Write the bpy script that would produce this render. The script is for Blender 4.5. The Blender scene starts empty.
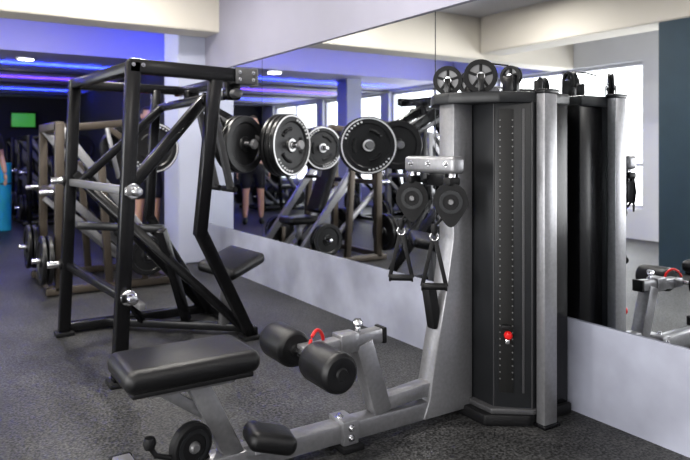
import bpy, bmesh, math, random
from mathutils import Vector, Matrix
random.seed(3)
sc=bpy.context.scene
V=Vector
# ------------------------------------------------------------ materials
def mat(name,col,rough=.5,metal=0.,emit=None,estr=0.,noise=0.,nscale=20.,bump=0.,bscale=200.,coat=0.,spec=.5):
    m=bpy.data.materials.new(name); m.use_nodes=True
    nt=m.node_tree; b=nt.nodes['Principled BSDF']
    b.inputs['Base Color'].default_value=(*col,1); b.inputs['Roughness'].default_value=rough
    b.inputs['Metallic'].default_value=metal
    b.inputs['Specular IOR Level'].default_value=spec
    if coat: b.inputs['Coat Weight'].default_value=coat
    if emit: 
        b.inputs['Emission Color'].default_value=(*emit,1); b.inputs['Emission Strength'].default_value=estr
    tc=nt.nodes.new('ShaderNodeTexCoord')
    if noise:
        n=nt.nodes.new('ShaderNodeTexNoise'); n.inputs['Scale'].default_value=nscale; n.inputs['Detail'].default_value=6
        nt.links.new(tc.outputs['Object'],n.inputs['Vector'])
        r=nt.nodes.new('ShaderNodeValToRGB')
        r.color_ramp.elements[0].position=.3; r.color_ramp.elements[1].position=.7
        r.color_ramp.elements[0].color=(*[c*(1-noise) for c in col],1)
        r.color_ramp.elements[1].color=(*[min(1,c*(1+noise)) for c in col],1)
        nt.links.new(n.outputs['Fac'],r.inputs['Fac']); nt.links.new(r.outputs['Color'],b.inputs['Base Color'])
    if bump:
        n=nt.nodes.new('ShaderNodeTexNoise'); n.inputs['Scale'].default_value=bscale
        nt.links.new(tc.outputs['Object'],n.inputs['Vector'])
        u=nt.nodes.new('ShaderNodeBump'); u.inputs['Strength'].default_value=bump; u.inputs['Distance'].default_value=.01
        nt.links.new(n.outputs['Fac'],u.inputs['Height']); nt.links.new(u.outputs['Normal'],b.inputs['Normal'])
    return m
SILVER=mat('silver_powdercoat',(.25,.25,.262),.33,.6,noise=.08,nscale=60)
CHROME=mat('chrome',(.7,.7,.72),.18,1.)
BLACK=mat('black_frame_paint',(.006,.006,.007),.27,0,spec=.4)
COVER=mat('charcoal_cover',(.016,.017,.019),.38,0,noise=.1,nscale=8,spec=.4)
VINYL=mat('black_vinyl',(.007,.007,.008),.38,0,bump=.15,bscale=350,spec=.4)
RUBBER=mat('black_rubber',(.008,.008,.009),.55,spec=.3)
IRON=mat('cast_iron_black',(.009,.009,.010),.38,0,spec=.4)
PLATEG=mat('plate_grey',(.60,.60,.61),.35,.5)
BROWN=mat('bronze_frame',(.075,.062,.05),.4,.3)
GREYF=mat('grey_frame',(.16,.16,.165),.4,.4)
STRIP=mat('dark_trim',(.05,.05,.053),.45)
RED=mat('red_plastic',(.5,.008,.008),.35)
CYAN=mat('cyan_mat',(.02,.35,.45),.6)
# ------------------------------------------------------------ builder
class Thing:
    def __init__(s,name,loc=(0,0,0),G=None):
        s.G=G if G is not None else Matrix.Identity(4)
        s.e=bpy.data.objects.new(name,None); s.e.empty_display_size=.1
        s.loc=s.G@V(loc); s.e.location=s.loc
        sc.collection.objects.link(s.e)
    def mesh(s,name,bm,m,smooth=False):
        bm.transform(s.G); bm.transform(Matrix.Translation(-s.loc))
        me=bpy.data.meshes.new(name); bm.normal_update(); bm.to_mesh(me); bm.free()
        if smooth:
            for p in me.polygons: p.use_smooth=True
            try: me.set_sharp_from_angle(angle=math.radians(38))
            except Exception: pass
        me.materials.append(m)
        o=bpy.data.objects.new(name,me); sc.collection.objects.link(o); o.parent=s.e
        return o
    def box(s,name,c,size,m,bev=.006,rot=None,seg=2):
        bm=bmesh.new(); bmesh.ops.create_cube(bm,size=1)
        bmesh.ops.scale(bm,vec=size,verts=bm.verts)
        if bev: bmesh.ops.bevel(bm,geom=bm.edges[:],offset=bev,segments=seg,profile=.5,affect='EDGES')
        M=Matrix.Translation(c)
        if rot: M=M@(Matrix.Rotation(rot[2],4,'Z')@Matrix.Rotation(rot[1],4,'Y')@Matrix.Rotation(rot[0],4,'X'))
        bm.transform(M); return s.mesh(name,bm,m,True)
    def beam(s,name,p1,p2,w,h,m,bev=.006,up=(0,0,1)):
        p1=V(p1);p2=V(p2);d=p2-p1;L=d.length;z=d.normalized();up=V(up)
        if abs(z.dot(up))>.97: up=V((0,1,0))
        x=up.cross(z).normalized(); y=z.cross(x)
        bm=bmesh.new(); bmesh.ops.create_cube(bm,size=1)
        bmesh.ops.scale(bm,vec=(w,h,L),verts=bm.verts)
        if bev: bmesh.ops.bevel(bm,geom=bm.edges[:],offset=bev,segments=2,profile=.5,affect='EDGES')
        M=Matrix((x,y,z)).transposed().to_4x4(); M.translation=(p1+p2)/2
        bm.transform(M); return s.mesh(name,bm,m,True)
    def lathe(s,name,prof,c,axis,m,seg=40,closed=False):
        z=V(axis).normalized(); up=V((0,0,1)) if abs(z.z)<.95 else V((1,0,0))
        x=up.cross(z).normalized(); y=z.cross(x); c=V(c)
        bm=bmesh.new(); rings=[]
        for r,t in prof:
            if r<1e-5: rings.append([bm.verts.new(c+z*t)])
            else: rings.append([bm.verts.new(c+z*t+(x*math.cos(a)+y*math.sin(a))*r) for a in [2*math.pi*i/seg for i in range(seg)]])
        n=len(rings); rng=range(n if closed else n-1)
        for k in rng:
            A=rings[k];B=rings[(k+1)%n]
            for i in range(seg):
                j=(i+1)%seg
                if len(A)==1 and len(B)==1: continue
                if len(A)==1: bm.faces.new((A[0],B[j],B[i]))
                elif len(B)==1: bm.faces.new((A[i],A[j],B[0]))
                else: bm.faces.new((A[i],A[j],B[j],B[i]))
        bmesh.ops.recalc_face_normals(bm,faces=bm.faces)
        return s.mesh(name,bm,m,True)
    def cyl(s,name,p1,p2,r,m,seg=28,bev=.004):
        p1=V(p1);p2=V(p2);L=(p2-p1).length;b=min(bev,r*.4,L*.4)
        return s.lathe(name,[(0,0),(r-b,0),(r-b*.3,b*.3),(r,b),(r,L-b),(r-b*.3,L-b*.3),(r-b,L),(0,L)],p1,p2-p1,m,seg)
    def tube(s,name,pts,r,m,closed=False,flat=None):
        pts=[V(p) for p in pts]; n=len(pts); bm=bmesh.new(); rings=[]
        for i,p in enumerate(pts):
            a=pts[(i-1)%n] if (closed or i>0) else p; b=pts[(i+1)%n] if (closed or i<n-1) else p
            z=(b-a).normalized(); up=V((.31,.2,.93)) if abs(z.dot(V((.31,.2,.93)).normalized()))<.95 else V((1,0,0))
            x=up.cross(z).normalized(); y=z.cross(x)
            rings.append([bm.verts.new(p+(x*math.cos(t)+y*math.sin(t))*r) for t in [2*math.pi*k/10 for k in range(10)]])
        for k in range(n if closed else n-1):
            A=rings[k];B=rings[(k+1)%n]
            for i in range(10): bm.faces.new((A[i],A[(i+1)%10],B[(i+1)%10],B[i]))
        if not closed:
            bm.faces.new(rings[0]); bm.faces.new(rings[-1])
        bmesh.ops.recalc_face_normals(bm,faces=bm.faces)
        return s.mesh(name,bm,m,True)
    def prism(s,name,poly,z0,z1,m,bev=.005,plane='XY'):
        bm=bmesh.new()
        f=(lambda a,b,h:(a,b,h)) if plane=='XY' else (lambda a,b,h:(a,h,b))
        A=[bm.verts.new(f(a,b,z0)) for a,b in poly]; B=[bm.verts.new(f(a,b,z1)) for a,b in poly]
        bm.faces.new(A[::-1]); bm.faces.new(B); n=len(poly)
        for i in range(n): bm.faces.new((A[i],A[(i+1)%n],B[(i+1)%n],B[i]))
        bmesh.ops.recalc_face_normals(bm,faces=bm.faces)
        if bev: bmesh.ops.bevel(bm,geom=bm.edges[:],offset=bev,segments=2,profile=.5,affect='EDGES')
        return s.mesh(name,bm,m,True)
    # --- composite parts
    def pad(s,name,c,size,rot=None,m=None):
        b=min(size)*.45
        o=s.box(name,c,size,m or VINYL,bev=b,rot=rot,seg=5)
        return o
    def bolt(s,name,c,axis,r=.012):
        a=V(axis).normalized()
        s.lathe(name,[(0,.012),(r*.7,.012),(r,.008),(r,0),(r*1.5,0),(r*1.5,-.003)],c,a,CHROME,12)
    def plate(s,name,c,axis,R=.225,m=None,ring=None,th=.036):
        h=th/2;m=m or IRON
        pr=[(.026,-h),(.05,-h),(.056,-h*.45),(R*.72,-h*.45),(R*.77,-h),(R*.97,-h),(R,-h*.6),(R,h*.6),(R*.97,h),(R*.77,h),(R*.72,h*.45),(.056,h*.45),(.05,h),(.026,h)]
        s.lathe(name,pr,c,axis,m,48,closed=True)
        z=V(axis).normalized(); up=V((0,0,1)); x=up.cross(z).normalized(); y=z.cross(x); c=V(c)
        if ring:
            for sg in (1,-1):
                s.lathe(name+'_ring',[(R*.91,sg*h),(R*.91,sg*(h+.0025)),(R*.96,sg*(h+.0025)),(R*.96,sg*h)],c,axis,ring,48)
                s.lathe(name+'_hubring',[(.03,sg*h),(.03,sg*(h+.0025)),(.046,sg*(h+.0025)),(.046,sg*h)],c,axis,ring,32)
                for k in range(3):
                    a0=k*2*math.pi/3
                    pts=[c+z*sg*h*.5+(x*math.cos(a0+q)+y*math.sin(a0+q))*R*.52 for q in [i*.12-.48 for i in range(9)]]
                    s.tube(name+'_grip_%d'%k,pts,R*.06,RUBBER)
                for k in range(14):
                    a0=k*.16+(.3 if k<7 else 2.6)
                    p=c+z*sg*(h+.001)+(x*math.cos(a0)+y*math.sin(a0))*R*.83
                    s.box(name+'_letter',p,(.014,.014,.014),ring,bev=.003)
    def pulley(s,name,c,axis,R=.07,m=None):
        z=V(axis).normalized(); c=V(c); m=m or RUBBER
        s.lathe(name+'_rim',[(R*.72,-.014),(R,-.014),(R,-.009),(R*.9,0),(R,.009),(R,.014),(R*.72,.014)],c,z,m,40,closed=True)
        s.lathe(name+'_web',[(R*.2,-.004),(R*.74,-.004),(R*.74,.004),(R*.2,.004)],c,z,GREYF,32,closed=True)
        s.lathe(name+'_hub',[(0,-.02),(R*.24,-.02),(R*.3,-.014),(R*.3,.014),(R*.24,.02),(0,.02)],c,z,CHROME,20)
        up=V((0,0,1)); x=up.cross(z).normalized(); y=z.cross(x)
        for k in range(5):
            a=k*2*math.pi/5+.3; d=x*math.cos(a)+y*math.sin(a)
            s.beam(name+'_spoke_%d'%k,c+d*R*.2,c+d*R*.78,.012,.02,m,.002,up=z)

# ------------------------------------------------------------ room
WX=2.51
def slab(name,a,b,m,bev=0):
    bm=bmesh.new(); bmesh.ops.create_cube(bm,size=1)
    a=V(a);b=V(b); bmesh.ops.scale(bm,vec=b-a,verts=bm.verts)
    if bev: bmesh.ops.bevel(bm,geom=bm.edges[:],offset=bev,segments=2,affect='EDGES')
    me=bpy.data.meshes.new(name); bm.to_mesh(me); bm.free(); me.materials.append(m)
    o=bpy.data.objects.new(name,me); o.location=(a+b)/2; sc.collection.objects.link(o); return o
# rubber floor
FL=bpy.data.materials.new('speckled_rubber_floor'); FL.use_nodes=True
nt=FL.node_tree; b=nt.nodes['Principled BSDF']; tc=nt.nodes.new('ShaderNodeTexCoord')
n1=nt.nodes.new('ShaderNodeTexNoise'); n1.inputs['Scale'].default_value=95; n1.inputs['Detail'].default_value=8
n2=nt.nodes.new('ShaderNodeTexNoise'); n2.inputs['Scale'].default_value=1.6; n2.inputs['Detail'].default_value=6
r1=nt.nodes.new('ShaderNodeValToRGB'); e=r1.color_ramp.elements
e[0].position=.38; e[0].color=(.010,.010,.0105,1); e[1].position=.70; e[1].color=(.092,.092,.093,1)
r2=nt.nodes.new('ShaderNodeValToRGB'); e=r2.color_ramp.elements
e[0].position=.3; e[0].color=(.65,.65,.65,1); e[1].position=.7; e[1].color=(1.2,1.2,1.2,1)
mx=nt.nodes.new('ShaderNodeMix'); mx.data_type='RGBA'; mx.blend_type='MULTIPLY'; mx.inputs[0].default_value=1
for n in (n1,n2): nt.links.new(tc.outputs['Object'],n.inputs['Vector'])
nt.links.new(n1.outputs['Fac'],r1.inputs['Fac']); nt.links.new(n2.outputs['Fac'],r2.inputs['Fac'])
nt.links.new(r1.outputs['Color'],mx.inputs[6]); nt.links.new(r2.outputs['Color'],mx.inputs[7]); nt.links.new(mx.outputs[2],b.inputs['Base Color'])
bu=nt.nodes.new('ShaderNodeBump'); bu.inputs['Strength'].default_value=.5; bu.inputs['Distance'].default_value=.004
nt.links.new(n1.outputs['Fac'],bu.inputs['Height']); nt.links.new(bu.outputs['Normal'],b.inputs['Normal'])
b.inputs['Roughness'].default_value=.5; b.inputs['Specular IOR Level'].default_value=.35

KICK=mat('kickboard_paint',(.29,.30,.36),.5,noise=.2,nscale=3)
BAND=mat('header_paint',(.23,.225,.275),.6,noise=.05,nscale=2)
WALLW=mat('white_wall_paint',(.72,.73,.75),.7,noise=.03,nscale=2)
CEIL=mat('ceiling_paint',(.58,.58,.61),.8,noise=.03,nscale=1)
BEAMC=mat('beam_cream_paint',(.60,.565,.50),.75,noise=.03,nscale=1)
COLM=mat('column_paint',(.42,.44,.54),.6,noise=.04,nscale=2)
COLB=mat('blue_grey_column_paint',(.03,.055,.075),.6,noise=.1,nscale=3)
DARKW=mat('dark_wall_paint',(.02,.02,.03),.7)
MIRR=mat('mirror_glass',(.90,.92,.94),.0,1.)
Y0,Y1,XL,ZC=-4.0,17.0,-3.0,2.95
slab('floor',(XL-.2,Y0-.2,-.1),(3.2,Y1+.2,0),FL)
slab('ceiling',(XL-.2,Y0-.2,ZC),(3.2,Y1+.2,ZC+.1),CEIL)
slab('wall_right',(WX+.012,Y0,0),(WX+.3,6.7,ZC),STRIP)
slab('baseboard_right',(WX-.012,Y0,0),(WX+.012,6.7,.42),KICK)
slab('trim_1',(WX-.02,Y0,2.02),(WX+.012,6.7,ZC),BAND)
slab('wall_right_far',(2.9,6.7,0),(3.1,Y1,ZC),DARKW)
ys=[-1.79,.58,2.95,5.32,6.69]
for i in range(4):
    slab('mirror' if i==0 else 'mirror.%03d'%i,(WX,ys[i]+.004,.423),(WX+.012,ys[i+1]-.004,2.018),MIRR)
slab('column_1',(2.2,6.7,0),(2.9,7.2,ZC),COLM,.01)
slab('column_2',(-1.45,3.45,0),(-1.10,3.80,ZC),COLB,.01)
slab('column_3',(-1.45,9.6,0),(-1.13,9.92,ZC),COLM,.01)
slab('wall_far',(XL,Y1,0),(3.1,Y1+.2,ZC),DARKW)
slab('wall_near',(XL,Y0-.2,0),(3.1,Y0,ZC),WALLW)
# left wall w/ window openings
wins=[(-3.5,-1.2),(-.8,1.9),(2.2,4.9),(5.2,7.9),(8.2,10.9),(11.2,13.6),(13.9,16.3)]
z0,z1=.40,2.40
slab('wall_left_sill',(XL-.2,Y0,0),(XL,Y1,z0),WALLW)
slab('wall_left_lintel',(XL-.2,Y0,z1),(XL,Y1,ZC),WALLW)
yy=Y0
for k,(a,c) in enumerate(wins+[(Y1,Y1)]):
    slab('wall_left_pier_%d'%(k+1),(XL-.2,yy,z0),(XL,a,z1),WALLW); yy=c
FRAME=mat('window_frame_white',(.6,.6,.62),.4)
for k,(a,c) in enumerate(wins):
    t=Thing('window_%d'%(k+1),(XL-.1,(a+c)/2,z0))
    for nm,p,q in (('sill_bar',(XL-.1,a,z0+.03),(XL-.1,c,z0+.03)),('head_bar',(XL-.1,a,z1-.03),(XL-.1,c,z1-.03)),('transom',(XL-.1,a,1.0),(XL-.1,c,1.0)),
                   ('jamb_1',(XL-.1,a+.03,z0),(XL-.1,a+.03,z1)),('jamb_2',(XL-.1,c-.03,z0),(XL-.1,c-.03,z1)),('mullion',(XL-.1,(a+c)/2,z0),(XL-.1,(a+c)/2,z1))):
        t.beam(nm,p,q,.05,.05,FRAME,.004)
    L=bpy.data.lights.new('daylight','AREA'); L.shape='RECTANGLE'; L.size=1.95; L.size_y=c-a; L.energy=(115,125,100,50,22,16,14)[k]; L.color=(1,.985,.965)
    o=bpy.data.objects.new('daylight_area_%d'%(k+1),L); o.location=(XL-.35,(a+c)/2,(z0+z1)/2); o.rotation_euler=(0,-math.pi/2,0)
    sc.collection.objects.link(o)
# beams
slab('beam_1',(XL,6.3,2.40),(2.88,6.68,ZC),BEAMC,.01)
slab('beam_2',(XL,.6,2.5),(2.48,.95,ZC),BEAMC,.01)
slab('beam_3',(-1.49,Y0,2.47),(-1.09,6.28,ZC),BEAMC,.01)
LOWC=mat('low_ceiling_paint',(.45,.44,.6),.7)
slab('ceiling_low',(XL,9.0,2.45),(2.88,Y1,2.55),LOWC)
slab('ceiling_fascia',(XL,8.9,2.42),(2.88,8.98,ZC),LOWC)
LED=mat('blue_led_strip',(.02,.02,1),.5,emit=(.035,.07,1),estr=60)
LEDP=mat('violet_led_strip',(.2,.02,1),.5,emit=(.16,.06,1),estr=32)
# coves: troughs with an upward facing strip
def cove(i,a,b,m,z=2.30):
    t=Thing('led_cove' if i==0 else 'led_cove.%03d'%i,((a[0]+b[0])/2,(a[1]+b[1])/2,z))
    t.beam('trough_base',(a[0],a[1],z),(b[0],b[1],z),.14,.012,STRIP,.002)
    d=V((b[0]-a[0],b[1]-a[1],0)).normalized(); n_=V((-d.y,d.x,0))
    for s in (1,-1):
        A=V((a[0],a[1],z+.015))+n_*s*.066; B=V((b[0],b[1],z+.015))+n_*s*.066
        t.beam('trough_lip',A,B,.01,.03,STRIP,.002)
    t.beam('strip',(a[0],a[1],z+.015),(b[0],b[1],z+.015),.05,.012,m,.002)
cove(0,(-2.6,10.4),(2.7,10.4),LED,2.33); cove(1,(-2.6,12.4),(2.7,12.4),LEDP,2.33); cove(2,(-2.6,14.8),(2.7,14.8),LED,2.33)
cove(3,(-2.6,7.9),(2.7,7.9),LED,2.66)
slab('led_strip',(2.74,7.3,2.30),(2.76,8.85,2.33),LED)
LAMP=mat('lamp_glow',(1,1,1),.5,emit=(1,.97,.92),estr=12)
def lamp_or_fill(i,x,y,z,en,r=.09,col=(1,.96,.9)):
    t=Thing('downlight_or_fill' if i==0 else 'downlight_or_fill.%03d'%i,(x,y,z))
    t.lathe('bezel',[(r,0),(r+.025,0),(r+.025,-.02),(r,-.02)],(x,y,z),(0,0,1),FRAME,32,closed=True)
    t.lathe('diffuser',[(0,-.022),(r,-.022)],(x,y,z),(0,0,1),LAMP,32)
    L=bpy.data.lights.new('lamp','AREA'); L.shape='DISK'; L.size=r*2; L.energy=en; L.color=col
    o=bpy.data.objects.new('lamp_area',L); o.location=(0,0,-.035); o.parent=t.e; sc.collection.objects.link(o)
k=0
for x,y,z,en in [(.42,9.3,2.45,5),(1.1,9.8,2.45,5),(1.3,13.4,2.45,4),(-.2,-1.4,ZC,35),(1.4,-1.4,ZC,38),(-.2,2.2,ZC,38),(1.3,2.9,ZC,48),(1.3,5.3,ZC,44),(-.2,5,ZC,30),(.9,7.4,ZC,16),(-2,3,ZC,25)]:  # entries at ZC are added fill lamps to brighten the room evenly
    lamp_or_fill(k,x,y,z,en,.10); k+=1
# tv
tv=Thing('wall_television',(1.85,Y1,1.9))
tv.box('casing',(1.85,Y1-.05,1.90),(.56,.06,.38),BLACK)
tv.box('screen',(1.85,Y1-.083,1.90),(.50,.01,.32),mat('tv_green',(.05,.25,.05),.3,emit=(.10,.45,.10),estr=.4),.002)

# ------------------------------------------------------------ cable machine
M=Thing('cable_pulldown_machine',(1.6,2.24,0))
CY=2.24
cover=[(2.30,2.53),(2.215,2.53),(2.09,2.42),(2.09,2.06),(2.215,1.95),(2.30,1.95)]
M.prism('stack_cover',cover,.06,1.42,COVER,.006)
M.box('rear_housing',(2.385,2.24,.72),(.17,.54,1.40),BLACK,.01)
# silver corner posts
for i,y in enumerate((1.92,2.56)):
    M.box('side_post_%d'%(i+1),(2.264,y,.725),(.082,.048,1.45),SILVER,.006)
    M.box('post_cap_%d'%(i+1),(2.264,y,1.455),(.09,.056,.02),BLACK,.004)
    M.box('post_foot_%d'%(i+1),(2.264,y,.008),(.10,.07,.016),BLACK,.004)
# cover seams (thin raised strips)
for i,(x,y) in enumerate(((2.088,2.062),(2.208,1.952),(2.088,2.418))):
    M.box('seam_%d'%i,(x,y,.74),(.006,.006,1.34),STRIP,.002)
f3=V((2.09,2.06,0)); f4=V((2.215,1.95,0)); dn=(f4-f3).normalized(); nrm=V((-dn.y,dn.x,0)); 
if nrm.y>0: nrm=-nrm
ang=math.atan2(dn.y,dn.x)
# slot strip with holes
c=f3.lerp(f4,.30)+nrm*.002; M.box('selector_strip',(c.x,c.y,.76),(.062,.006,1.24),mat('strip_black',(.004,.004,.004),.6),.001,rot=(0,0,ang))
bm=bmesh.new()
for j in range(40):
    for col in (.14,.46):
        p=f3.lerp(f4,col)+nrm*.006; z=.2+j*.029
        mt=Matrix.Translation((p.x,p.y,z))@Matrix.Rotation(ang,4,'Z')@Matrix.Rotation(math.pi/2,4,'X')
        bmesh.ops.create_cone(bm,cap_ends=True,segments=8,radius1=.0034,radius2=.0034,depth=.004,matrix=mt)
M.mesh('number_dots',bm,GREYF)
c=f3.lerp(f4,.74)+nrm*.002; M.box('vertical_rib',(c.x,c.y,.76),(.010,.006,1.24),STRIP,.001,rot=(0,0,ang))
p=f3.lerp(f4,.33); 
M.cyl('selector_pin',p+V((0,0,.40)),p+V((0,0,.40))+nrm*.05,.007,CHROME)
M.lathe('selector_knob',[(0,0),(.014,0),(.018,.006),(.018,.02),(.012,.028),(0,.03)],p+V((0,0,.40))+nrm*.03,nrm,RED,20)
M.box('selector_clip',p+V((.0,.0,.365))+nrm*.012,(.02,.014,.022),CHROME,.004,rot=(0,0,ang))
M.box('selector_block',p+V((-.01,.0,.43))+nrm*.015,(.04,.02,.02),RUBBER,.004,rot=(0,0,ang))
# cap & base
M.prism('top_cap',[(2.47,2.58),(2.24,2.58),(2.07,2.47),(1.97,2.34),(1.94,2.29),(1.94,2.19),(1.97,2.14),(2.07,2.01),(2.22,1.945),(2.31,1.945),(2.47,1.96)],1.405,1.455,COVER,.008)
M.prism('base_plate',[(2.47,2.56),(2.22,2.56),(2.03,2.46),(2.03,2.06),(2.19,1.95),(2.47,1.95)],0,.05,RUBBER,.01)
M.prism('base_step',[(2.3,2.55),(2.22,2.55),(2.06,2.44),(2.06,2.05),(2.205,1.94),(2.3,1.94)],.05,.075,STRIP,.006)
# spine
M.prism('spine',[(1.97,1.42),(2.085,1.42),(2.085,.03),(1.80,.03),(1.83,.10),(1.87,.30),(1.925,.55),(1.97,.80)],CY-.05,CY+.05,SILVER,.008,plane='XZ')
M.box('spine_bumper',(1.885,CY,.50),(.05,.055,.19),RUBBER,.012,rot=(0,-.18,0))
# arm hub
M.box('arm_hub',(1.90,2.245,1.135),(.075,.34,.075),SILVER,.018,seg=4)
M.box('arm_hub_bracket',(1.945,CY,1.10),(.08,.13,.12),BLACK,.01)
for i,y in enumerate((2.12,2.24,2.36)): M.bolt('hub_bolt_%d'%i,(1.862,y,1.14),(-1,0,0),.009)
for i,(y,hy) in enumerate(((2.11,2.17),(2.375,2.405))):
    ax=V((-.62,-.78,0))
    s_=V((.78,-.62,0))
    M.cyl('swivel_%d'%i,(1.89,y,1.11),(1.885,y,1.02),.017,CHROME)
    M.box('swivel_block_%d'%i,(1.885,y,1.065),(.06,.05,.035),RUBBER,.008)
    # teardrop cheeks, narrowing towards the cable exit
    cpos=V((1.88,y,.978))
    for sgn in (1,-1):
        bm=bmesh.new()
        up=V((0,0,1))
        outl=[]
        for q in range(32):
            a=2*math.pi*q/32; rr=.074
            sn=math.sin(a); k_=1+.45*max(0,-sn)**3
            outl.append(s_*math.cos(a)*rr*(1 if sn>-.2 else 1-.22*(-sn-.2))+up*(sn*rr*(k_ if sn<0 else 1.1)))
        A=[bm.verts.new(cpos+o_+ax*sgn*.022) for o_ in outl]; B=[bm.verts.new(cpos+o_+ax*sgn*.016) for o_ in outl]
        bm.faces.new(A);bm.faces.new(B[::-1])
        for q in range(32): bm.faces.new((A[q],A[(q+1)%32],B[(q+1)%32],B[q]))
        bmesh.ops.recalc_face_normals(bm,faces=bm.faces)
        M.mesh('pulley_cheek_%d'%i,bm,RUBBER)
    M.lathe('swivel_wheel_%d'%i,[(.03,-.012),(.062,-.012),(.055,0),(.062,.012),(.03,.012)],cpos,ax,GREYF,32,closed=True)
    M.lathe('cheek_ring_%d'%i,[(.034,.022),(.034,.027),(.050,.027),(.050,.022)],cpos,ax,COVER,32)
    M.lathe('axle_cap_%d'%i,[(0,.034),(.010,.034),(.013,.028),(.013,.02)],cpos,ax,GREYF,20)
    hx=1.84
    M.tube('cable_%d'%i,[cpos+V((-.02,0,-.05)),V((hx,hy,.87)),V((hx,hy,.83))],.006,RUBBER)
    M.lathe('cable_stop_%d'%i,[(0,.022),(.012,.02),(.017,0),(.012,-.02),(0,-.022)],(hx,hy,.86),(0,0,1),RUBBER,16)
    ring=[V((hx,hy,.825))+(s_*math.cos(a)+V((0,0,1))*math.sin(a))*.018 for a in [2*math.pi*q/16 for q in range(16)]]
    M.tube('carabiner_%d'%i,ring,.0035,CHROME,closed=True)
    g=V((hx,hy,.61)); hw=.052
    for sgn in (1,-1):
        M.beam('strap_%d'%i,V((hx,hy,.81))+s_*sgn*.006,g+s_*sgn*hw,.005,.018,RUBBER,.001,up=s_)
        M.lathe('grip_end_%d'%i,[(0,-.004),(.019,-.004),(.019,.004),(0,.004)],g+s_*sgn*hw,s_,RUBBER,18)
    M.cyl('grip_%d'%i,g-s_*hw,g+s_*hw,.015,RUBBER)
# top pulleys
for i,(x,y,z,r) in enumerate(((2.05,2.105,1.525,.074),(2.05,2.32,1.525,.068))):
    ax=V((-.62,-.78,0)) if i==0 else V((-.7,-.71,0))
    M.pulley('top_pulley_%d'%i,(x,y,z),ax,r)
    for sgn in (-1,1):
        M.beam('pulley_bracket_%d'%i,V((x,y,1.45))+ax*sgn*.024,V((x,y,z+.01))+ax*sgn*.024,.028,.006,BLACK,.002,up=ax)
M.box('rear_bracket',(2.30,2.16,1.50),(.05,.07,.10),BLACK,.008)
M.pulley('rear_pulley',(2.30,2.16,1.545),(-.95,-.3,0),.05)
M.pulley('rear_pulley_b',(2.25,2.38,1.53),(-.9,-.42,0),.06)
M.box('rear_bracket_b',(2.25,2.38,1.48),(.04,.04,.07),BLACK,.006)
M.cyl('guide_knob',(2.36,2.05,1.45),(2.36,2.05,1.52),.02,RUBBER)
M.tube('top_cable',[(2.06,2.18,1.59),(2.15,2.18,1.6),(2.28,2.16,1.595)],.004,RUBBER)
# base beam
M.beam('base_rail',(.62,CY,.065),(1.84,CY,.065),.085,.075,SILVER,.008)
M.beam('base_rail_upper',(1.60,CY,.135),(1.86,CY,.155),.07,.06,SILVER,.008)
M.box('rail_joint',(1.42,CY,.068),(.075,.12,.10),SILVER,.008)
for i,z in enumerate((.05,.09)): M.bolt('joint_bolt_%d'%i,(1.42,CY-.062,z),(0,-1,0),.010)
M.bolt('joint_bolt_top',(1.40,CY,.12),(0,0,1),.012)
M.box('rail_foot',(1.42,CY,.012),(.10,.16,.024),RUBBER,.004)
M.beam('rear_cross_foot',(.60,1.98,.035),(.60,2.50,.035),.07,.06,SILVER,.008)
for i,y in enumerate((1.98,2.5)): M.box('foot_cap_%d'%i,(.60,y,.032),(.08,.03,.064),RUBBER,.006)
# roller support post
M.beam('roller_post',(1.60,CY,.10),(1.50,CY,.41),.075,.085,SILVER,.008,up=(1,0,0))
M.beam('roller_arm',(1.27,CY,.405),(1.60,CY,.425),.06,.06,SILVER,.008)
M.box('arm_collar',(1.43,CY,.418),(.09,.078,.078),SILVER,.008)
M.box('arm_end_cap',(1.605,CY,.425),(.02,.066,.066),RUBBER,.004)
M.cyl('adjust_pin',(1.49,CY,.44),(1.49,CY,.475),.012,CHROME)
M.lathe('adjust_knob',[(0,.03),(.015,.03),(.021,.022),(.021,.008),(.012,0),(0,0)],(1.49,CY,.472),(0,0,1),CHROME,20)
M.beam('roller_yoke',(1.30,CY,.41),(1.22,CY,.41),.09,.05,SILVER,.008)
M.cyl('roller_axle',(1.22,1.94,.41),(1.22,2.47,.41),.013,CHROME)
R=.074
for i,y in enumerate((2.035,2.375)):
    M.lathe('roller_pad_%d'%(i+1),[(0,-.098),(.022,-.100),(.03,-.102),(R*.8,-.1),(R*.95,-.09),(R,-.075),(R,.075),(R*.95,.09),(R*.8,.1),(.03,.102),(.022,.1),(0,.098)],(1.22,y,.41),(0,1,0),VINYL,40)
    M.lathe('roller_cap_%d'%(i+1),[(0,-.108),(.02,-.108),(.026,-.1)],(1.22,y,.41),(0,1,0),RUBBER,20)
hd=[(1.24+.09*t,CY-.04+.05*t,.445+.045*math.sin(math.pi*t)**.7) for t in [q/12 for q in range(12)]]+[(1.33,CY+.01,.44)]
M.tube('release_handle',hd,.007,RED)
# seat
M.pad('seat_pad',(.75,2.22,.46),(.47,.285,.08))
M.box('seat_board',(.75,2.22,.415),(.42,.24,.02),RUBBER,.006)
M.beam('seat_rail',(.62,2.22,.387),(.93,2.22,.387),.06,.045,SILVER,.006)
M.beam('seat_post',(.79,CY,.39),(.95,CY,.06),.07,.075,SILVER,.008,up=(1,0,0))
M.beam('seat_gusset',(.66,CY,.38),(.84,CY,.25),.02,.04,SILVER,.004)
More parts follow.
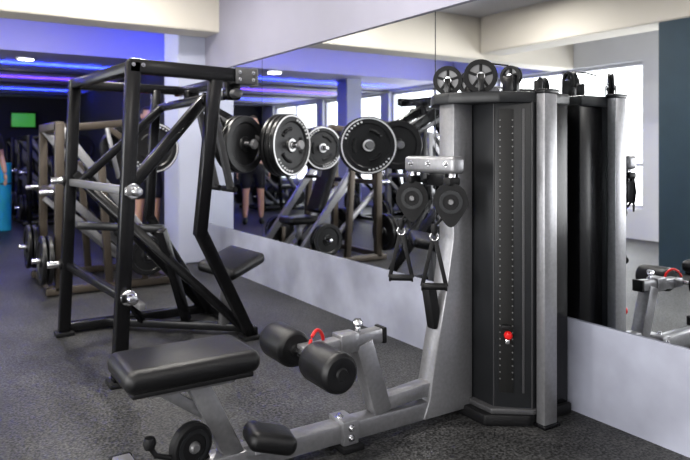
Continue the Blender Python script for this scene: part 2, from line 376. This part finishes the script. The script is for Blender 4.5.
# lower pulley, foot pad
M.lathe('low_pulley_cover',[(0,-.02),(.07,-.02),(.078,-.012),(.078,.012),(.07,.02),(0,.02)],(.745,2.14,.20),(.25,-1,0),RUBBER,40)
M.lathe('low_pulley_ring',[(.045,.02),(.045,.024),(.058,.024),(.058,.02)],(.745,2.14,.20),(.25,-1,0),COVER,40)
M.lathe('low_pulley_hub',[(0,.035),(.014,.035),(.02,.026),(.02,.018)],(.745,2.14,.20),(.25,-1,0),GREYF,24)
M.beam('low_pulley_bracket',(.745,2.19,.20),(.82,CY,.09),.05,.05,BLACK,.006)
M.tube('low_link',[(.67,2.12,.185),(.62,2.12,.205),(.60,2.12,.24)],.009,RUBBER)
M.lathe('low_knob',[(0,.022),(.016,.018),(.022,0),(.016,-.018),(0,-.022)],(.60,2.12,.25),(0,0,1),RUBBER,18)
M.tube('low_link_hook',[(.68,2.1,.16),(.61,2.1,.145),(.57,2.1,.165),(.585,2.1,.195)],.008,RUBBER)
M.pad('foot_pad',(1.03,2.12,.165),(.18,.15,.07),rot=(0,.28,-.2))
M.beam('foot_pad_bracket',(1.0,CY,.08),(1.0,2.13,.13),.05,.04,SILVER,.005)

# ------------------------------------------------------------ main plate loaded machine
P=Thing('plate_loaded_row_machine',(1.2,4.0,0))
T=.07
def pb(n,a,b_,w=T,h=T,m=BLACK,up=(0,0,1)): return P.beam(n,a,b_,w,h,m,.008,up)
pb('front_upright',(.815,3.43,0.02),(.887,3.43,1.66))
pb('rear_upright',(.735,4.55,0.02),(.80,4.55,1.66))
for i,(x,y) in enumerate(((.815,3.43),(.735,4.55),(1.72,3.83),(1.75,4.6))): P.box('foot_pad_%d'%i,(x,y,.012),(.11,.12,.024),RUBBER,.004)
pb('top_side_beam',(.80,4.55,1.63),(.887,3.43,1.63),.06,.06)
pb('top_front_beam',(.86,3.43,1.635),(1.56,3.43,1.615),.07,.075)
pb('top_rear_beam',(.77,4.55,1.63),(1.56,4.55,1.62),.06,.06)
pb('top_pivot_beam',(1.50,3.40,1.61),(1.50,4.58,1.61),.06,.06)
P.box('top_end_plate',(1.565,3.43,1.61),(.015,.09,.10),GREYF,.004)
P.box('top_corner_plate',(1.50,3.385,1.615),(.13,.012,.09),STRIP,.004)
for i,(x,z) in enumerate(((1.46,1.635),(1.54,1.635),(1.46,1.595),(1.54,1.595),(.88,1.64),(.93,1.64))): P.bolt('top_bolt_%d'%i,(x,3.378 if i<4 else 3.394,z),(0,-1,0),.007)
pb('bent_post_upper',(1.335,3.43,1.62),(1.27,3.50,.72),.065,.07)
pb('bent_post_lower',(1.268,3.495,.75),(1.72,3.83,.03),.065,.07,up=(0,1,0))
pb('rear_bent_upper',(1.335,4.55,1.62),(1.27,4.50,.72),.06,.06)
pb('rear_bent_lower',(1.268,4.5,.75),(1.72,4.55,.03),.06,.06,up=(0,1,0))
for z,nm,fx,rx in ((.99,'upper',.858,.775),(.45,'lower',.835,.753)):
    pb('side_rail_'+nm,(rx,4.62,z),(fx,3.36,z),.045,.045,GREYF if z>.9 else BLACK)
    P.cyl('rail_sleeve_'+nm,(fx+.015,3.40,z),(fx+.022,3.30,z),.024,CHROME)
    P.lathe('rail_collar_'+nm,[(0,0),(.036,0),(.040,.006),(.040,.016),(.034,.022),(0,.022)],(fx+.015,3.385,z),(0,-1,0),CHROME,28)
    P.cyl('peg_'+nm,(rx-.03,4.55,z+.01),(rx-.12,4.55,z+.01),.022,CHROME)
    P.lathe('peg_cap_'+nm,[(0,0),(.035,0),(.035,.015),(0,.02)],(rx-.03,4.55,z+.01),(-1,0,0),RUBBER,24)
pb('diagonal_brace_1',(.79,4.5,1.05),(1.68,4.6,.06),.055,.06,up=(0,1,0))
pb('diagonal_brace_2',(.81,4.3,1.0),(1.70,3.92,.06),.055,.06,up=(0,1,0))
pb('rear_base_beam',(.72,4.58,.04),(1.78,4.60,.04),.07,.06)
pb('base_cross',(1.73,3.80,.045),(1.75,4.62,.045),.07,.06)
pb('mid_base',(1.0,4.58,.045),(1.72,3.95,.045),.06,.05)
pb('press_arm',(.87,3.50,.985),(1.34,3.60,1.50),.06,.065,up=(0,1,0))
pb('press_arm_rear',(.80,4.42,.985),(1.34,4.40,1.50),.05,.055,up=(0,1,0))
pb('arm_crossbar',(1.33,3.55,1.49),(1.33,4.45,1.49),.05,.05)
P.cyl('pivot_shaft',(1.50,3.50,1.53),(1.50,4.45,1.53),.028,GREYF)
for i,y in enumerate((3.6,4.3)): P.box('pivot_bearing_%d'%i,(1.50,y,1.55),(.09,.07,.11),BLACK,.01)
# weight arms
ax=V((.42,-.907,0))
for i,(c0,top) in enumerate((((2.17,4.14,1.235),(1.50,4.30,1.55)),((1.84,4.20,1.24),(1.50,4.05,1.55)))):
    c0=V(c0); rear=c0-ax*.14
    P.beam('weight_arm_%d'%i,top,rear,.05,.07,BLACK,.008)
    P.beam('weight_arm_stay_%d'%i,V(top)+V((.0,-.1,-.05)),rear+V((0,0,-.02)),.03,.03,GREYF,.005)
    P.cyl('horn_%d'%i,rear,c0+ax*.09,.024,CHROME)
    for k,(off,RR) in enumerate(((-.085,.225),(-.04,.225),(.005,.225))):
        P.plate('plate_%d_%d'%(i,k),c0+ax*off,ax,RR if i==0 else .2,IRON,PLATEG if (k==2 and i==0) else None)
    P.lathe('horn_cap_%d'%i,[(0,.02),(.028,.02),(.034,.012),(.034,0),(0,0)],c0+ax*.09,ax,GREYF,24)
    # handle arm going down from pivot
    P.beam('handle_arm_%d'%i,V(top)+V((.02,-.05,0)),V((1.62,top[1]-.15,.95)),.04,.045,STRIP,.006)
    P.cyl('hand_grip_%d'%i,(1.62,top[1]-.22,.95),(1.62,top[1]-.02,.95),.019,RUBBER)
# seat and pads
P.pad('seat_pad',(1.66,3.98,.47),(.36,.30,.075),rot=(.15,-.2,.5))
pb('seat_post',(1.62,4.02,.06),(1.64,4.0,.43),.06,.06,GREYF)
pb('chest_pad_post',(1.22,4.05,.70),(1.45,4.25,.06),.055,.055)
pb('diagonal_brace_3',(.80,4.42,.72),(1.25,4.10,.70),.05,.05)
pb('foot_rest_bar',(1.05,4.30,.28),(1.05,3.85,.28),.04,.04,GREYF)
pb('foot_rest_stem',(1.05,4.30,.28),(1.2,4.40,.05),.04,.04)

# ------------------------------------------------------------ background lever machines
def lever(name,cx,cy,ang,F,F2,ring=None):
    G=Matrix.Translation((cx,cy,0))@Matrix.Rotation(ang,4,'Z')
    t=Thing(name,(0,0,0),G)
    for s in (1,-1):
        t.beam('base_rail',(-.55,.45*s,.04),(.62,.45*s,.04),.07,.06,F)
        t.beam('upright',(-.45,.45*s,.04),(-.45,.45*s,1.42),.07,.07,F)
        t.beam('upright_front',(-.05,.45*s,.04),(-.12,.45*s,1.10),.06,.06,F)
        t.beam('slant_brace',(-.45,.42*s,1.40),(.55,.42*s,.07),.06,.07,F2)
        t.beam('slant_brace_low',(-.45,.40*s,.75),(.30,.40*s,.07),.045,.05,F2)
        t.beam('lever_arm',(-.45,.36*s,1.38),(.10,.36*s,1.44),.05,.06,F)
        t.beam('lever_arm_bend',(.09,.36*s,1.44),(.42,.36*s,1.18),.05,.06,F)
        t.beam('handle_drop',(.10,.34*s,1.42),(.20,.28*s,.92),.04,.04,F2)
        t.cyl('hand_grip',(.20,.28*s,.92),(.32,.20*s,.92),.02,RUBBER)
        t.cyl('horn',(.30,.36*s,1.22),(.30,.62*s,1.22),.024,CHROME)
        for k in range(3): t.plate('plate',(.30,(.44+.045*k)*s,1.22),(0,s,0),.225,IRON,ring if k==2 else None)
        t.cyl('storage_peg',(-.45,.45*s,.30),(-.66,.45*s,.30),.022,CHROME)
        for k in range(2): t.plate('stored_plate',(-.53-.05*k,.45*s,.30),(-1,0,0),.20 ,IRON,None)
        t.cyl('storage_peg_high',(-.45,.45*s,.85),(-.60,.45*s,.85),.022,CHROME)
        t.cyl('storage_peg_front',(.25,.45*s,.28),(.25,.62*s,.28),.022,CHROME)
        t.beam('storage_stem',(.25,.45*s,.05),(.25,.45*s,.32),.05,.05,F)
        for k in range(2): t.plate('stored_plate_front',(.25,(.50+.05*k)*s,.28),(0,s,0),.17,IRON,ring if (k==1 and s>0) else None)
        t.box('foot',(.60,.45*s,.02),(.09,.09,.04),RUBBER)
    t.beam('top_cross',(-.45,-.48,1.40),(-.45,.48,1.40),.07,.07,F)
    t.beam('mid_cross',(-.45,-.45,.85),(-.45,.45,.85),.05,.05,F)
    t.beam('rear_cross',(-.5,-.45,.05),(-.5,.45,.05),.06,.06,F)
    t.beam('front_cross',(.45,-.45,.05),(.45,.45,.05),.06,.06,F)
    t.beam('seat_spine',(.45,0,.05),(-.45,0,.9),.06,.07,F2)
    t.beam('seat_post',(.30,0,.06),(.28,0,.40),.06,.06,F2)
    t.pad('seat_pad',(.27,0,.44),(.38,.32,.08))
    t.pad('back_pad',(-.02,0,.80),(.09,.30,.62),rot=(0,-.35,0))
    return t
lever('plate_loaded_press_machine',1.35,6.25,0,BROWN,SILVER,PLATEG)
lever('plate_loaded_press_machine.001',1.75,11.8,.05,BLACK,GREYF)
lever('plate_loaded_press_machine.002',1.75,14.0,0,BLACK,GREYF)
lever('plate_loaded_press_machine.003',-.9,7.0,math.pi,GREYF,SILVER)
lever('plate_loaded_press_machine.004',-1.7,9.0,math.pi,BLACK,BLACK)
lever('plate_loaded_press_machine.005',-.9,12.0,math.pi,BLACK,GREYF)

mt=Thing('rolled_exercise_mat',(.93,10.9,0))
mt.lathe('roll',[(0,0),(.09,0),(.1,.01),(.1,1.0),(.09,1.01),(.03,1.01),(.03,.98),(0,.98)],(.93,10.9,0),(0,0,1),CYAN,24)
mt.tube('strap',[(.93+.103*math.cos(a),10.9+.103*math.sin(a),.7) for a in [2*math.pi*q/20 for q in range(20)]],.01,RUBBER,closed=True)

# ------------------------------------------------------------ people
SKIN=mat('skin',(.50,.30,.21),.55); HAIR=mat('dark_hair',(.03,.02,.015),.6)
EYE=mat('eye',(.02,.02,.02),.2)
def skin_mesh(t,name,verts,edges,rad,m,root=0,sub=2):
    me=bpy.data.meshes.new(name); vs=[(t.G@V(v))-t.loc for v in verts]
    me.from_pydata(vs,edges,[]); o=bpy.data.objects.new(name,me); sc.collection.objects.link(o); o.parent=t.e
    me.materials.append(m)
    md=o.modifiers.new('skin','SKIN'); md.use_smooth_shade=True
    if not me.skin_vertices: 
        bpy.context.view_layer.objects.active=o; bpy.ops.mesh.customdata_skin_add()
    for i,r in enumerate(rad):
        d=me.skin_vertices[0].data[i]; d.radius=(r if isinstance(r,tuple) else (r,r)); d.use_root=(i==root)
    s=o.modifiers.new('sub','SUBSURF'); s.levels=sub; s.render_levels=sub
    return o
def person(name,x,y,ang,shirt,short,hair=HAIR):
    t=Thing(name,(0,0,0),Matrix.Translation((x,y,0))@Matrix.Rotation(ang,4,'Z'))
    # faces -Y ; legs
    V_=[(0,0,.96),(0,.01,1.12),(0,.02,1.30),(0,.02,1.42),(0,0,1.50),(0,-.005,1.56)]
    E=[(0,1),(1,2),(2,3),(3,4),(4,5)]; Rr=[(.15,.10),(.135,.095),(.16,.11),(.12,.08),.052,.05]
    for s in (1,-1):
        b0=len(V_); V_+=[(.10*s,0,.88),(.11*s,-.01,.68),(.12*s,-.02,.48),(.125*s,.01,.30),(.13*s,.02,.09)]
        E+=[(0,b0)]+[(b0+i,b0+i+1) for i in range(4)]; Rr+=[.095,.080,.056,.056,.036]
        b1=len(V_); V_+=[(.19*s,.02,1.39),(.235*s,.03,1.25),(.26*s,.03,1.11),(.265*s,-.03,.98),(.262*s,-.07,.88)]
        E+=[(3,b1)]+[(b1+i,b1+i+1) for i in range(4)]; Rr+=[.060,.050,.040,.037,.026]
    skin_mesh(t,'body',V_,E,Rr,SKIN)
    # shirt
    V_=[(0,0,.96),(0,.01,1.12),(0,.02,1.30),(0,.02,1.43),(.2,.02,1.395),(.235,.03,1.27),(.25,.03,1.19),(-.2,.02,1.395),(-.235,.03,1.27),(-.25,.03,1.19)]
    skin_mesh(t,'shirt',V_,[(0,1),(1,2),(2,3),(3,4),(4,5),(5,6),(3,7),(7,8),(8,9)],[(.168,.118),(.15,.11),(.178,.128),(.12,.088),.075,.066,.064,.075,.066,.064],shirt)
    V_=[(0,0,1.02),(0,0,.92),(.105,0,.86),(.115,-.01,.70),(.125,-.02,.54),(-.105,0,.86),(-.115,-.01,.70),(-.125,-.02,.54)]
    skin_mesh(t,'shorts',V_,[(0,1),(1,2),(2,3),(3,4),(1,5),(5,6),(6,7)],[(.16,.115),(.165,.12),.11,.102,.092,.11,.102,.092],short)
    for s in (1,-1):
        skin_mesh(t,'shoe',[(.13*s,.05,.05),(.13*s,-.05,.045),(.14*s,-.15,.035)],[(0,1),(1,2)],[.045,.045,.034],RUBBER,0,2)
        w=V((.262*s,-.07,.88))
        skin_mesh(t,'palm',[w,w+V((0,-.01,-.045)),w+V((0,-.015,-.085))],[(0,1),(1,2)],[(.022,.018),(.018,.034),(.015,.036)],SKIN,0,2)
        for k,L in enumerate((.065,.075,.07,.055)):
            f=w+V((0,-.042+.019*k,-.085)); skin_mesh(t,'finger_%d'%k,[f,f+V((-.004*s,-.003,-L*.5)),f+V((-.016*s,-.004,-L))],[(0,1),(1,2)],[.0085,.008,.0065],SKIN,0,1)
        f=w+V((0,-.03,-.03)); skin_mesh(t,'thumb',[f,f+V((-.008*s,-.025,-.03)),f+V((-.014*s,-.03,-.06))],[(0,1),(1,2)],[.011,.010,.008],SKIN,0,1)
    def ell(nm,c,r,m,cut=None,seg=24):
        bm=bmesh.new(); bmesh.ops.create_uvsphere(bm,u_segments=seg,v_segments=16,radius=1)
        for v in bm.verts:
            if nm=='head' and v.co.z<0: v.co.x*=1-.28*(-v.co.z); v.co.y=v.co.y*(1-.2*(-v.co.z))-.12*(-v.co.z)
        if cut: bmesh.ops.delete(bm,geom=[v for v in bm.verts if cut(v.co)],context='VERTS')
        bmesh.ops.scale(bm,vec=r,verts=bm.verts); bm.transform(Matrix.Translation(c)); t.mesh(nm,bm,m,True)
    ell('head',(0,-.01,1.635),(.075,.095,.115),SKIN)
    ell('hair',(0,.002,1.652),(.083,.1,.112),hair,cut=lambda c:(c.y<-.35 and c.z<.45) or c.z<-.45)
    ell('nose',(0,-.105,1.625),(.013,.018,.022),SKIN,seg=10)
    ell('mouth',(0,-.100,1.583),(.024,.008,.007),mat('lips',(.4,.15,.12),.5),seg=10)
    for s in (1,-1):
        ell('eye',(.028*s,-.092,1.648),(.012,.008,.008),EYE,seg=10); ell('ear',(.076*s,0,1.635),(.012,.022,.032),SKIN,seg=10)
    return t
person('gym_member_standing',.58,9.75,.4,mat('black_shirt',(.02,.02,.022),.8),mat('black_shorts',(.015,.015,.018),.8))
person('gym_member_in_red',2.36,8.45,.3,mat('red_shirt',(.75,.02,.03),.8),mat('dark_shorts',(.02,.02,.03),.8))

# ------------------------------------------------------------ world, camera
w=bpy.data.worlds.new('world'); sc.world=w; w.use_nodes=True
w.node_tree.nodes['Background'].inputs['Color'].default_value=(.9,.95,1,1); w.node_tree.nodes['Background'].inputs['Strength'].default_value=1.5
cam=bpy.data.cameras.new('camera'); co=bpy.data.objects.new('camera',cam); sc.collection.objects.link(co)
cam.sensor_width=36; cam.lens=34.0; cam.clip_start=.05
co.location=(0,0,1.2); co.rotation_euler=(math.pi/2,0,-math.radians(32.5))
cam.shift_y=-80/690
cam.dof.use_dof=True; cam.dof.focus_distance=2.8; cam.dof.aperture_fstop=2.8
sc.camera=co
sc.view_settings.view_transform='Standard'
try: sc.view_settings.look='Medium High Contrast'
except Exception as ex: print('look fail',ex)
sc.view_settings.exposure=.15
